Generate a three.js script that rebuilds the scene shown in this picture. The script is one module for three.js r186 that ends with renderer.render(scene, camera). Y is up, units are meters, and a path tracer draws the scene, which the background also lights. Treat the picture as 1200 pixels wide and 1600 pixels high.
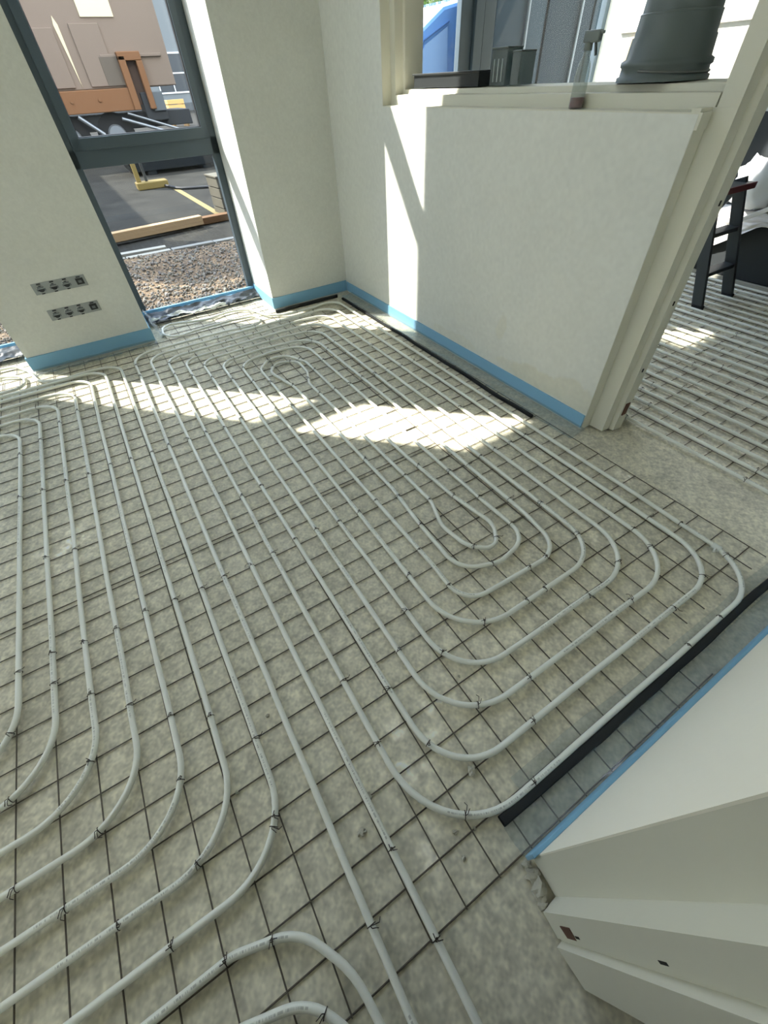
import * as THREE from 'three';
import { mergeGeometries, mergeVertices } from 'three/addons/utils/BufferGeometryUtils.js';
import { RoundedBoxGeometry } from 'three/addons/geometries/RoundedBoxGeometry.js';

// ---------------------------------------------------------------- camera, sky, sun, exposure
const scene = new THREE.Scene();
const camera = new THREE.PerspectiveCamera(2 * Math.atan(800 / 635) * 180 / Math.PI, 0.75, 0.02, 300);
camera.position.set(0.8006, 1.3096, 0.9057);
{
  const right = new THREE.Vector3(0.847366, -0.041975, 0.529348);
  const down = new THREE.Vector3(-0.411774, -0.681369, 0.605127);
  const fwd = new THREE.Vector3(0.335282, -0.730736, -0.594653);
  const m = new THREE.Matrix4().makeBasis(right, down.negate(), fwd.negate());
  camera.quaternion.setFromRotationMatrix(m);
}
const renderer = new THREE.WebGLRenderer({ antialias: true });
renderer.toneMapping = THREE.LinearToneMapping;
renderer.toneMappingExposure = 3.1;
renderer.shadowMap.enabled = true;

const SUN_POWER = 5.6, SKY_POWER = 2.7;
const sun = new THREE.DirectionalLight(new THREE.Color().setRGB(1, 0.955, 0.865), SUN_POWER);
sun.position.set(0.8 - 0.98 * 12, 0 + 1.31 * 12, -1 - 12);
sun.target.position.set(0.8, 0, -1);
sun.castShadow = true;
sun.shadow.mapSize.set(4096, 4096);
Object.assign(sun.shadow.camera, { left: -12, right: 12, top: 12, bottom: -12, near: 0.5, far: 60 });
sun.shadow.bias = -0.0004;
scene.add(sun, sun.target);

// small seeded noise kit
function rng(seed) { let s = seed >>> 0; return () => { s = (s + 0x6D2B79F5) >>> 0; let t = s; t = Math.imul(t ^ (t >>> 15), t | 1); t ^= t + Math.imul(t ^ (t >>> 7), t | 61); return ((t ^ (t >>> 14)) >>> 0) / 4294967296; }; }
const HT = new Float32Array(65536); { const r = rng(7); for (let i = 0; i < 65536; i++) HT[i] = r(); }
const hash2 = (x, y) => HT[((x & 255) << 8 | (y & 255))];
function vnoise(x, y, per) {
  let xi = Math.floor(x), yi = Math.floor(y); const fx = x - xi, fy = y - yi;
  const u = fx * fx * (3 - 2 * fx), v = fy * fy * (3 - 2 * fy);
  let x1 = xi + 1, y1 = yi + 1;
  if (per) { xi = ((xi % per) + per) % per; yi = ((yi % per) + per) % per; x1 = ((x1 % per) + per) % per; y1 = ((y1 % per) + per) % per; }
  const a = hash2(xi, yi), b = hash2(x1, yi), c = hash2(xi, y1), d = hash2(x1, y1);
  return a + (b - a) * u + (c - a) * v + (a - b - c + d) * u * v;
}
function fbm(x, y, oct, per) { let s = 0, a = 0.5, n = 0; for (let i = 0; i < oct; i++) { s += a * vnoise(x, y, per); n += a; a *= 0.5; x *= 2; y *= 2; if (per) per *= 2; } return s / n; }
const sm = (a, b, x) => { const t = Math.min(1, Math.max(0, (x - a) / (b - a))); return t * t * (3 - 2 * t); };

// sky: air and loose clouds, the same all round
{
  const W = 512, H = 256, d = new Float32Array(W * H * 4);
  for (let j = 0; j < H; j++) for (let i = 0; i < W; i++) {
    const el = ((j + 0.5) / H - 0.5) * Math.PI, az = ((i + 0.5) / W - 0.5) * 2 * Math.PI;
    const y = Math.sin(el), c = Math.cos(el), k = 1.6 / (Math.max(y, 0) + 0.28);
    const cl = sm(0.47, 0.66, fbm(20 + c * Math.cos(az) * k * 1.6, 20 + c * Math.sin(az) * k * 1.6, 5));
    const h = Math.pow(1 - Math.max(0, y), 3);
    const r = 0.50 + 0.36 * h, g = 0.66 + 0.24 * h, b = 0.95 - 0.02 * h;
    const o = (j * W + i) * 4;
    d[o] = r + (1.22 - r) * cl; d[o + 1] = g + (1.22 - g) * cl; d[o + 2] = b + (1.2 - b) * cl; d[o + 3] = 1;
  }
  const t = new THREE.DataTexture(d, W, H, THREE.RGBAFormat, THREE.FloatType);
  t.mapping = THREE.EquirectangularReflectionMapping; t.magFilter = t.minFilter = THREE.LinearFilter; t.needsUpdate = true;
  scene.background = t; scene.environment = t;
  scene.backgroundIntensity = SKY_POWER; scene.environmentIntensity = SKY_POWER;
}

// ---------------------------------------------------------------- textures and materials
function tex(size, fn, srgb = true) {
  const W = size, H = size, d = new Uint8Array(W * H * 4);
  for (let j = 0; j < H; j++) for (let i = 0; i < W; i++) {
    const p = fn(i / W, j / H), o = (j * W + i) * 4;
    d[o] = Math.max(0, Math.min(255, p[0])); d[o + 1] = Math.max(0, Math.min(255, p[1])); d[o + 2] = Math.max(0, Math.min(255, p[2])); d[o + 3] = 255;
  }
  const t = new THREE.DataTexture(d, W, H, THREE.RGBAFormat);
  t.wrapS = t.wrapT = THREE.RepeatWrapping; t.magFilter = THREE.LinearFilter; t.minFilter = THREE.LinearMipmapLinearFilter; t.generateMipmaps = true;
  if (srgb) t.colorSpace = THREE.SRGBColorSpace; t.needsUpdate = true; return t;
}
const std = (color, roughness = 0.8, extra = {}) => new THREE.MeshStandardMaterial({ color, roughness, ...extra });
const phys = (color, roughness, extra = {}) => new THREE.MeshPhysicalMaterial({ color, roughness, ...extra });

// dusty concrete under film, 6 m tile with uv in metres / 6
const FLOOR_TILE = 6;
const floorSpots = []; { const r = rng(31); for (let i = 0; i < 46; i++) floorSpots.push([r(), r(), 0.004 + 0.012 * r() * r(), r()]); floorSpots.push([((0.98 + 6) % 6) / 6, 0.66 / 6, 0.020, 0.9], [1.12 / 6, 0.60 / 6, 0.012, 0.8], [0.18 / 6, (6 - 0.75) / 6, 0.026, 0.9], [0.86 / 6, 0.86 / 6, 0.015, 0.7]); }
const floorVal = (u, v) => {
  const n1 = fbm(u * 10, v * 10, 5, 10), n2 = fbm(u * 48 + 3, v * 48, 4, 48), n3 = vnoise(u * 200, v * 200, 200), n4 = vnoise(u * 250 + 9, v * 250, 250);
  return [n1, n2, n3, n4];
};
const floorMap = tex(2048, (u, v) => {
  const [a, b, c, e] = floorVal(u, v);
  let k = 0.82 + 0.10 * (a - 0.5) + 0.08 * (b - 0.5) + 0.05 * (c - 0.5) + 0.05 * (e - 0.5) + 0.12 * (vnoise(u * 480 + 4, v * 480, 480) - 0.5) + 0.14 * (vnoise(u * 1000, v * 1000 + 7, 1000) - 0.5);
  let white = 0;
  for (const [x, y, r, s] of floorSpots) { let dx = Math.abs(u - x), dy = Math.abs(v - y); if (dx > 0.5) dx = 1 - dx; if (dy > 0.5) dy = 1 - dy; const q = (dx * dx + dy * dy) / (r * r); if (q < 1) white = Math.max(white, (1 - q) * s * sm(0.45, 0.7, fbm(u * 150 + 7, v * 150, 3, 150))); }
  const wet = sm(0.62, 0.8, fbm(u * 22 + 5, v * 22 + 8, 4, 22)) * 0.05;
  k = k * (1 - wet) + white * 0.28;
  return [254 * k, 248 * k, 222 * k + white * 8];
});
const floorBump = tex(1024, (u, v) => { const n = fbm(u * 50, v * 50, 4, 50); const g = 255 * n; return [g, g, g]; }, false); floorBump.repeat.set(5, 5);
const M = {};
M.floor = std(0xffffff, 0.82, { map: floorMap, bumpMap: floorBump, bumpScale: 0.0016 });
// plaster: uv in metres / 2
const plasterMap = tex(1024, (u, v) => {
  const a = fbm(u * 6, v * 6, 5, 6), b = vnoise(u * 250, v * 250, 250), c = vnoise(u * 120, v * 120, 120);
  const k = 1 + 0.05 * (a - 0.5) + 0.022 * (b - 0.5) + 0.02 * (c - 0.5);
  return [222 * k, 224 * k, 216 * k];
});
const plasterBump = tex(512, (u, v) => { const g = 255 * (0.6 * fbm(u * 90, v * 90, 3, 90) + 0.4 * fbm(u * 8, v * 8, 3, 8)); return [g, g, g]; }, false);
M.plaster = std(0xffffff, 0.88, { map: plasterMap, bumpMap: plasterBump, bumpScale: 0.0012 });
M.raw = std(0x8f8b80, 0.9);  // dark finish given to unseen corridor walls to cut bounced light
M.paint = std(0xf3f0e0, 0.85, { bumpMap: plasterBump, bumpScale: 0.001 });
// the half wall: same plaster, 4 m tile, with the brownish damp marks low on it
const stainedMap = tex(1024, (u, v) => {
  const a = fbm(u * 12, v * 12, 5, 12), b = vnoise(u * 256, v * 256, 256), c = vnoise(u * 240 + 5, v * 240, 240), k = 1 + 0.05 * (a - 0.5) + 0.022 * (b - 0.5) + 0.02 * (c - 0.5);
  const z = (u > 0.35 ? u - 1 : u) * 4, y = v * 4; let s = 0;
  for (const [z0, y0, w, h, p] of [[-0.42, 0.13, 0.20, 0.05, 1], [-0.20, 0.14, 0.13, 0.07, 0.9], [-0.62, 0.12, 0.12, 0.03, 0.6], [-0.75, 0.30, 0.035, 0.07, 0.6], [-1.15, 0.11, 0.2, 0.03, 0.5]]) {
    const q = Math.hypot((z - z0) / w, (y - y0) / h) + 0.9 * (fbm(z * 14 + 60, y * 14 + 60, 4) - 0.5); s = Math.max(s, p * (sm(1.2, 0.75, q) * 0.75 + 0.25 * sm(0.3, 0, Math.abs(q - 1))));
  }
  return [220 * k * (1 - 0.03 * s), 222 * k * (1 - 0.045 * s), 214 * k * (1 - 0.09 * s)];
});
M.plasterStained = std(0xffffff, 0.88, { map: stainedMap, bumpMap: plasterBump, bumpScale: 0.0012 });
M.primer = std(0xd9d8c8, 0.8, { bumpMap: plasterBump, bumpScale: 0.0015 });
M.frame = std(0x46535a, 0.45);
M.seal = std(0x1c2022, 0.6);
M.glassTop = phys(0xffffff, 0.0, { transmission: 1, thickness: 0, ior: 1.25 });
M.glass = phys(0xc8c9c8, 0.0, { transmission: 1, thickness: 0, ior: 1.35 });
M.tape = std(0x80b2d0, 0.55);
M.film = phys(0xe4e8e8, 0.16, { transmission: 0.88, thickness: 0, ior: 1.4 });
M.foam = std(0x15191b, 0.75);
M.foilDark = std(0x33393b, 0.4);
M.foilWhite = std(0xd3d8d4, 0.4);
const pipePrint = (() => { // faint rows of dashes printed along one side of the pipe
  const W = 1024, H = 64, d = new Uint8Array(W * H * 4), r = rng(77); const on = []; for (let i = 0; i < W; i++) on.push(i > 150 && i < 430 && r() > 0.5 ? 1 : 0);
  for (let j = 0; j < H; j++) for (let i = 0; i < W; i++) { const o = (j * W + i) * 4; const p = (j > 12 && j < 18 && on[i]) ? 0.8 : 1; d[o] = 228 * p; d[o + 1] = 230 * p; d[o + 2] = 219 * p; d[o + 3] = 255; }
  const t = new THREE.DataTexture(d, W, H, THREE.RGBAFormat); t.wrapS = t.wrapT = THREE.RepeatWrapping; t.magFilter = THREE.LinearFilter; t.minFilter = THREE.LinearMipmapLinearFilter; t.generateMipmaps = true; t.colorSpace = THREE.SRGBColorSpace; t.needsUpdate = true; return t;
})();
M.pipe = phys(0xffffff, 0.38, { map: pipePrint, clearcoat: 0.15, clearcoatRoughness: 0.4 });
M.wire = std(0x5c554a, 0.65, { metalness: 0.2 });
M.tie = std(0x3a332d, 0.65, { metalness: 0.3 });
M.rust = std(0x5a3a2c, 0.8);
M.hole = std(0x17150f, 0.9);
M.crumb = std(0xb9b6a6, 0.95, { flatShading: true });

// ---------------------------------------------------------------- helpers
const taken = new Map();
function numbered(n) { const k = taken.get(n) || 0; taken.set(n, k + 1); return k ? n + '_' + String(k).padStart(3, '0') : n; }
function meta(o, label, category, group, kind) { if (label) o.userData.label = label; if (category) o.userData.category = category; if (group) o.userData.group = group; if (kind) o.userData.kind = kind; return o; }
function mesh(name, geo, mat, parent) { const m = new THREE.Mesh(geo, mat); m.name = name; m.castShadow = m.receiveShadow = true; parent.add(m); return m; }
function thing(name, label, category, pos = [0, 0, 0], turn = 0, group) { const g = new THREE.Group(); g.name = numbered(name); g.position.set(...pos); g.rotation.y = turn; scene.add(g); return meta(g, label, category, group); }
function single(name, geo, mat, label, category, group) { const m = mesh(numbered(name), geo, mat, scene); return meta(m, label, category, group); }
function struct(name, geo, mat, label) { const m = mesh(name, geo, mat, scene); return meta(m, label, null, null, 'structure'); }
function structGroup(name, label) { const g = new THREE.Group(); g.name = name; scene.add(g); return meta(g, label, null, null, 'structure'); }
function metric(geo, tile) { // uv in metres by the way each face points
  const g = geo.index ? geo.toNonIndexed() : geo; if (!g.attributes.normal) g.computeVertexNormals();
  const p = g.attributes.position, n = g.attributes.normal, uv = new Float32Array(p.count * 2);
  for (let i = 0; i < p.count; i++) {
    const ax = Math.abs(n.getX(i)), ay = Math.abs(n.getY(i)), az = Math.abs(n.getZ(i));
    let a, b; if (ay >= ax && ay >= az) { a = p.getX(i); b = p.getZ(i); } else if (ax >= az) { a = p.getZ(i); b = p.getY(i); } else { a = p.getX(i); b = p.getY(i); }
    uv[i * 2] = a / tile; uv[i * 2 + 1] = b / tile;
  }
  g.setAttribute('uv', new THREE.BufferAttribute(uv, 2)); return g;
}
const box = (x0, x1, y0, y1, z0, z1) => new THREE.BoxGeometry(x1 - x0, y1 - y0, z1 - z0).translate((x0 + x1) / 2, (y0 + y1) / 2, (z0 + z1) / 2);
const rbox = (x0, x1, y0, y1, z0, z1, r = 0.004, s = 2) => new RoundedBoxGeometry(x1 - x0, y1 - y0, z1 - z0, s, r).translate((x0 + x1) / 2, (y0 + y1) / 2, (z0 + z1) / 2);
function merged(list) { return mergeGeometries(list.map((g) => { const q = g.index ? g.toNonIndexed() : g; for (const k of Object.keys(q.attributes)) if (!['position', 'normal', 'uv'].includes(k)) q.deleteAttribute(k); if (!q.attributes.uv) q.setAttribute('uv', new THREE.BufferAttribute(new Float32Array(q.attributes.position.count * 2), 2)); return q; })); }
const walls = (tile, ...b) => metric(merged(b.map((q) => box(...q))), tile);
function prismXZ(pts, y0, y1) { // plan outline [x,z] raised from y0 to y1
  const s = new THREE.Shape(pts.map(([x, z]) => new THREE.Vector2(x, -z)));
  return new THREE.ExtrudeGeometry(s, { depth: y1 - y0, bevelEnabled: false }).rotateX(-Math.PI / 2).translate(0, y0, 0);
}
function prismAlongZ(pts, z0, z1) { // section [x,y] drawn along z
  const s = new THREE.Shape(pts.map(([x, y]) => new THREE.Vector2(x, y)));
  return new THREE.ExtrudeGeometry(s, { depth: z1 - z0, bevelEnabled: false }).translate(0, 0, z0);
}
function bar(a, b, r, sides = 6) { // straight rod
  const A = new THREE.Vector3(...a), B = new THREE.Vector3(...b), d = B.clone().sub(A), L = d.length();
  return new THREE.CylinderGeometry(r, r, L, sides, 1).applyQuaternion(new THREE.Quaternion().setFromUnitVectors(new THREE.Vector3(0, 1, 0), d.divideScalar(L))).translate((A.x + B.x) / 2, (A.y + B.y) / 2, (A.z + B.z) / 2);
}
function beam(a, b, w, h, up = [0, 1, 0], r = 0) { // squared member from a to b
  const A = new THREE.Vector3(...a), B = new THREE.Vector3(...b), z = B.clone().sub(A), L = z.length(); z.normalize();
  const x = new THREE.Vector3(...up).cross(z).normalize(), y = z.clone().cross(x);
  const g = r ? new RoundedBoxGeometry(w, h, L, 2, r) : new THREE.BoxGeometry(w, h, L);
  return g.applyMatrix4(new THREE.Matrix4().makeBasis(x, y, z)).translate((A.x + B.x) / 2, (A.y + B.y) / 2, (A.z + B.z) / 2);
}
function grid(nu, nv, fn) { // open sheet from fn(u,v) -> [x,y,z]
  const pos = [], uv = [], idx = [];
  for (let j = 0; j <= nv; j++) for (let i = 0; i <= nu; i++) { pos.push(...fn(i / nu, j / nv)); uv.push(i / nu, j / nv); }
  for (let j = 0; j < nv; j++) for (let i = 0; i < nu; i++) { const a = j * (nu + 1) + i, b = a + 1, c = a + nu + 1, d = c + 1; idx.push(a, c, b, b, c, d); }
  const g = new THREE.BufferGeometry(); g.setAttribute('position', new THREE.Float32BufferAttribute(pos, 3)); g.setAttribute('uv', new THREE.Float32BufferAttribute(uv, 2)); g.setIndex(idx); g.computeVertexNormals(); return g;
}
function lump(rx, ry, rz, seed, amp = 0.25, detail = 2, freq = 1.7) {
  const g = mergeVertices(new THREE.IcosahedronGeometry(1, detail).deleteAttribute('normal').deleteAttribute('uv')), p = g.attributes.position;
  for (let i = 0; i < p.count; i++) { const x = p.getX(i), y = p.getY(i), z = p.getZ(i), k = 1 + amp * (fbm(x * freq + seed * 3.1 + 50, y * freq + z * freq * 1.3 + seed + 50, 3) - 0.5) * 2; p.setXYZ(i, x * k * rx, y * k * ry, z * k * rz); }
  g.computeVertexNormals(); g.setAttribute('uv', new THREE.BufferAttribute(new Float32Array(p.count * 2), 2)); return g;
}

// ---------------------------------------------------------------- the room shell
const XW = 2.572, ZP = -2.655, ZO = -3.2, CEIL = 3.95, XL = -3.75, ZF = 1.015;   // right wall, pier face, outer face, ceiling, left wall, near wall
struct('floor', walls(FLOOR_TILE, [XL - 0.25, 6.1, -0.25, 0, ZO, 3.6]), M.floor, 'dusty grey concrete floor under the heating pipes');
struct('ceiling', walls(2, [XL - 0.25, 6.1, CEIL, CEIL + 0.25, ZO, 3.6]), M.plaster, 'white ceiling above both rooms');
const WIN = [[0.896, 1.876], [-0.92, 0.095], [-3.50, -2.48]];  // the last window is out of view, added for more daylight
{
  const b = []; const edges = [XL - 0.25]; for (const [a, c] of [...WIN].reverse()) edges.push(a, c); edges.push(2.9);
  for (let i = 0; i < edges.length; i += 2) b.push([edges[i], edges[i + 1], 0, CEIL, ZO, ZP]);
  for (const [a, c] of WIN) b.push([a, c, 3.87, CEIL, ZO, ZP]);
  b.push([2.9, 5.85, 3.87, CEIL, ZO, ZP], [5.85, 6.1, 0, CEIL, ZO, ZP]);
  struct('wall_facade_added', walls(2, ...b.map(([x0, x1, y0, y1]) => [x0, x1, y0, y1, ZO - 0.02, ZO])), std(0x34383a, 0.85), 'dark cladding added on the unseen outside of the window wall to cut bounced light');  // dark panels added outside so the outer wall bounces less light
  b.forEach((q) => struct(numbered('wall_back'), walls(2, q), M.plaster, 'white plastered window wall with deep piers'));
}
const ADDED_LWIN = [[-2.0, -1.05]];   // added window in the left wall, outside the frame, to brighten the room
struct('wall_left', walls(2, [XL - 0.25, XL, 0, CEIL, ZP, ADDED_LWIN[0][0]], [XL - 0.25, XL, 0, CEIL, ADDED_LWIN[0][1], ZF], ...ADDED_LWIN.map(([a, b]) => [XL - 0.25, XL, 3.87, CEIL, a, b])), M.plaster, 'white wall at the left end of the room');
const SILL = 1.187, WZ0 = -1.954, WZ1 = -0.08, XB = 2.85, HEAD = 2.35;
struct('wall_right', walls(4, [XW, XB, 0, CEIL, ZP, WZ0], [XW, XB, 0, SILL, WZ0, WZ1], [XW, XB, HEAD, CEIL, WZ0, 1.0], [XW, XB, 0, CEIL, 1.0, 1.3]), M.plasterStained, 'white plastered half wall with the sun strip');
struct('wall_near', walls(2, [1.09, XW, 0, CEIL, ZF, 1.3], [XL, 0.0, 0, CEIL, ZF, 1.3], [0.0, 1.09, HEAD, CEIL, ZF, 1.3]), M.paint, 'white wall beside the near doorway');
struct('wall_far', walls(2, [5.35, 6.1, 0, CEIL, ZP, 3.6]), M.plaster, 'wall at the far side of the neighbouring room');
struct('wall_rear', walls(2, [XL - 0.25, 5.35, 0, CEIL, 3.35, 3.6]), M.raw, 'wall behind the near doorway');
struct('wall_rear_001', walls(2, [XL - 0.25, XL, 0, CEIL, ZF, 3.35]), M.raw, 'end wall of the corridor');
struct('wall_rear_002', walls(2, [XW, XB, 0, CEIL, 1.3, 3.35]), M.plaster, 'wall between corridor and neighbouring room');

// door and window casings: stepped, primed profiles
const trim1 = structGroup('trim_1', 'stepped white casing of the opening in the half wall');
mesh('jamb', metric(prismXZ([[2.573, -1.99], [2.573, -1.952], [2.63, -1.95], [2.631, -1.905], [2.68, -1.9], [2.684, -1.884], [2.80, -1.88], [2.80, -1.99]], SILL, HEAD), 2), M.primer, trim1);
mesh('sill', metric(prismAlongZ([[2.573, 1.15], [2.573, SILL + 0.004], [2.628, SILL + 0.006], [2.631, 1.232], [2.678, 1.234], [2.683, 1.252], [2.85, 1.256], [2.85, 1.15]], -1.953, -0.07), 2), M.primer, trim1);
mesh('post', metric(prismXZ([[2.63, -0.065], [2.63, 0.0], [2.675, 0.003], [2.68, 0.028], [2.735, 0.032], [2.76, 0.02], [2.80, 0.0], [2.80, -0.065]], 1.2, HEAD), 2), M.primer, trim1);
const trim2 = structGroup('trim_2', 'stepped white door jamb at the end of the half wall');
mesh('jamb', metric(prismXZ([[2.574, -0.11], [2.574, -0.079], [2.625, -0.074], [2.630, 0.0], [2.675, 0.003], [2.68, 0.028], [2.735, 0.032], [2.76, 0.02], [2.85, -0.02], [2.85, -0.11]], 0.012, 1.2), 2), M.primer, trim2);
mesh('metal_tab', box(2.692, 2.722, 0.10, 0.165, 0.026, 0.0335), M.rust, trim2);
for (const [y, x] of [[0.33, 2.70], [0.62, 2.705], [0.95, 2.71]]) mesh('screw_slot', box(x, x + 0.005, y, y + 0.016, 0.026, 0.0335), M.hole, trim2);
const trim3 = structGroup('trim_3', 'stepped white door jamb close to the camera');
mesh('jamb', metric(prismXZ([[1.12, 1.018], [1.09, 1.018], [1.083, 1.093], [1.040, 1.096], [1.036, 1.142], [1.040, 1.144], [1.040, 1.149], [1.024, 1.150], [1.026, 1.222], [1.066, 1.275], [1.12, 1.30]], 0.012, HEAD), 2), M.primer, trim3);
mesh('metal_tab', box(1.0365, 1.041, 0.10, 0.165, 1.116, 1.138), M.rust, trim3);
for (const [y, z] of [[0.17, 1.128], [0.52, 1.13], [0.86, 1.13]]) mesh('screw_slot', box(1.0365, 1.041, y, y + 0.024, z, z + 0.004), M.hole, trim3);
const trim4 = structGroup('trim_4', 'white door jamb left of the near doorway');
mesh('jamb', metric(prismXZ([[0.0, 1.02], [0.03, 1.095], [0.06, 1.15], [0.06, 1.22], [0.0, 1.28]], 0.0, HEAD), 2), M.primer, trim4);

// windows: dark frames, fixed pane below, sash in the middle, fixed pane on top
function buildWindow(name, x0, x1, label) {
  const w = structGroup(name, label), z0 = -3.19, z1 = -3.13, f = 0.052;
  mesh('frame', merged([rbox(x0, x0 + f, 0, 3.87, z0, z1), rbox(x1 - f, x1, 0, 3.87, z0, z1), box(x0, x1, 0, 0.05, z0, z1), rbox(x0, x1, 0.97, 1.07, z0, z1), rbox(x0, x1, 2.71, 2.85, z0, z1), rbox(x0, x1, 3.80, 3.87, z0, z1)]), M.frame, w);
  mesh('sash', merged([rbox(x0 + f - 0.004, x0 + 0.104, 1.06, 2.72, z0 + 0.004, z1 + 0.016), rbox(x1 - 0.09, x1 - f + 0.004, 1.06, 2.72, z0 + 0.004, z1 + 0.016), rbox(x0 + f, x1 - f, 1.06, 1.12, z0 + 0.004, z1 + 0.016), rbox(x0 + f, x1 - f, 2.65, 2.72, z0 + 0.004, z1 + 0.016)]), M.frame, w);
  mesh('gasket', merged([box(x0 + 0.104, x0 + 0.108, 1.12, 2.65, -3.165, -3.13), box(x1 - 0.094, x1 - 0.09, 1.12, 2.65, -3.165, -3.13), box(x0 + 0.104, x1 - 0.09, 1.12, 1.124, -3.165, -3.13)]), M.seal, w);
  const pane = (a, b, c, d, m) => mesh('pane', new THREE.PlaneGeometry(b - a, d - c).translate((a + b) / 2, (c + d) / 2, -3.168), m, w);
  pane(x0 + f, x1 - f, 0.05, 0.97, M.glass); pane(x0 + 0.104, x1 - 0.09, 1.12, 2.65, M.glass); pane(x0 + f, x1 - f, 2.85, 3.80, M.glassTop);
  return w;
}
WIN.forEach(([a, b], i) => buildWindow('window_' + (i + 1), a, b, ['dark grey window between the socket pier and the corner pillar', 'dark grey window left of the socket pier', 'added unseen dark grey window at the left end of the back wall'][i]));
ADDED_LWIN.forEach(([a, b], i) => { const w = buildWindow('window_' + (i + 6), a, b, 'added unseen dark grey window in the left wall for more daylight'); w.rotation.y = Math.PI / 2; w.position.set(XL - 0.20 + 3.16, 0, a + b); });
{
  const w = structGroup('window_5', 'dark framed window of the neighbouring room'), z0 = -3.19, z1 = -3.13;
  mesh('frame', merged([rbox(2.9, 2.94, 0, 3.87, z0, z1), rbox(3.27, 3.62, 0, 3.87, z0, z1), rbox(4.07, 4.2, 0, 3.87, z0, z1), rbox(5.8, 5.85, 0, 3.87, z0, z1), box(2.9, 5.85, 0, 0.06, z0, z1), rbox(2.9, 5.85, 2.71, 2.85, z0, z1), rbox(2.9, 5.85, 3.8, 3.87, z0, z1)]), M.frame, w);
  mesh('mullion', merged([rbox(4.2, 4.29, 0, 3.8, z0 + 0.01, z1 + 0.03), rbox(4.3, 4.42, 0, 3.8, z0 + 0.01, z1 + 0.02)]), M.frame, w);
  const pane = (a, b, c, d) => mesh('pane', new THREE.PlaneGeometry(b - a, d - c).translate((a + b) / 2, (c + d) / 2, -3.168), M.glassTop, w);
  pane(2.94, 3.27, 0.06, 2.71); pane(2.94, 3.27, 2.85, 3.8); pane(3.62, 4.07, 0.06, 2.71); pane(3.62, 4.07, 2.85, 3.8); pane(4.42, 5.8, 0.06, 2.71); pane(4.42, 5.8, 2.85, 3.8);
}

// ---------------------------------------------------------------- reinforcement mesh: every wire its own part
function wireMesh(label, xs, zs, x0, x1, z0, z1, r = 0.0019) {
  const t = thing('wire_mesh', label, 'wire mesh');
  const lz = bar([0, 0, z0], [0, 0, z1], r, 6), lx = bar([x0, 0, 0], [x1, 0, 0], r, 6), rr = rng(Math.round(x0 * 1000 + 9000));
  const alike = { n: 0 };
  for (const x of xs) { const m = mesh('wire', lz, M.wire, t); m.position.set(x, 0.0075, 0); m.rotation.y = (rr() - 0.5) * 0.002; m.position.x += (rr() - 0.5) * 0.002; alike.n++; }
  for (const z of zs) { const m = mesh('wire', lx, M.wire, t); m.position.set(0, 0.0038, z); m.rotation.y = (rr() - 0.5) * 0.003; alike.n++; }
  return t;
}
const seq = (a, b, s = 0.1) => { const o = []; for (let v = a; v <= b + 1e-6; v += s) o.push(+v.toFixed(4)); return o; };
wireMesh('thin steel wire mesh under the left and middle pipe loops', seq(-1.6, 1.8), [...seq(-0.4, 1.0)], -1.65, 1.88, -0.46, 1.004);
wireMesh('thin steel wire mesh reaching into the window recesses', seq(-1.6, 1.8), [...seq(-2.6, -0.5), -0.424], -1.65, 1.88, -2.62, -0.41);
wireMesh('thin steel wire mesh along the half wall and doorway threshold', seq(1.873, 2.474), seq(-2.3, 0.8), 1.80, 2.48, -2.36, 0.86);
wireMesh('small wire mesh offcut in the recess of the window by the corner pillar', seq(0.98, 1.8), seq(-3.0, -2.7), 0.96, 1.83, -3.02, -2.64);
wireMesh('wire mesh offcut in the recess left of the socket pier', seq(-0.82, 0.02), seq(-3.0, -2.7), -0.86, 0.06, -3.02, -2.64);
wireMesh('wire mesh under the straight pipes of the neighbouring room', seq(2.93, 5.2, 0.2), seq(-2.5, 1.9), 2.87, 5.25, -2.55, 1.95);

// ---------------------------------------------------------------- heating pipes
const PIPE_R = 0.0088, PIPE_Y = 0.0185;
function rounded(list) { // [x, z, corner radius, y] -> dense points, corners rounded
  const out = []; const P = list.map(([x, z, r = 0.06, y = PIPE_Y]) => ({ v: new THREE.Vector3(x, y, z), r }));
  for (let i = 0; i < P.length; i++) {
    const p = P[i].v; if (i === 0 || i === P.length - 1) { out.push(p.clone()); continue; }
    const a = P[i - 1].v.clone().sub(p), b = P[i + 1].v.clone().sub(p), la = a.length(), lb = b.length(); a.normalize(); b.normalize();
    const th = Math.acos(Math.max(-1, Math.min(1, a.dot(b)))); if (Math.PI - th < 0.02) { out.push(p.clone()); continue; }
    let t = P[i].r / Math.tan(th / 2); t = Math.min(t, la * 0.49, lb * 0.49);
    const s = p.clone().addScaledVector(a, t), e = p.clone().addScaledVector(b, t), n = Math.max(4, Math.ceil((Math.PI - th) / 0.13));
    const r = t * Math.tan(th / 2), c = p.clone().addScaledVector(a.clone().add(b).normalize(), r / Math.sin(th / 2));
    const cs = s.clone().sub(c), ce = e.clone().sub(c), ang = Math.PI - th;
    for (let k = 0; k <= n; k++) { const q = k / n, w0 = Math.sin((1 - q) * ang) / Math.sin(ang), w1 = Math.sin(q * ang) / Math.sin(ang); out.push(c.clone().addScaledVector(cs, w0).addScaledVector(ce, w1)); }
  }
  return out;
}
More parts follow.
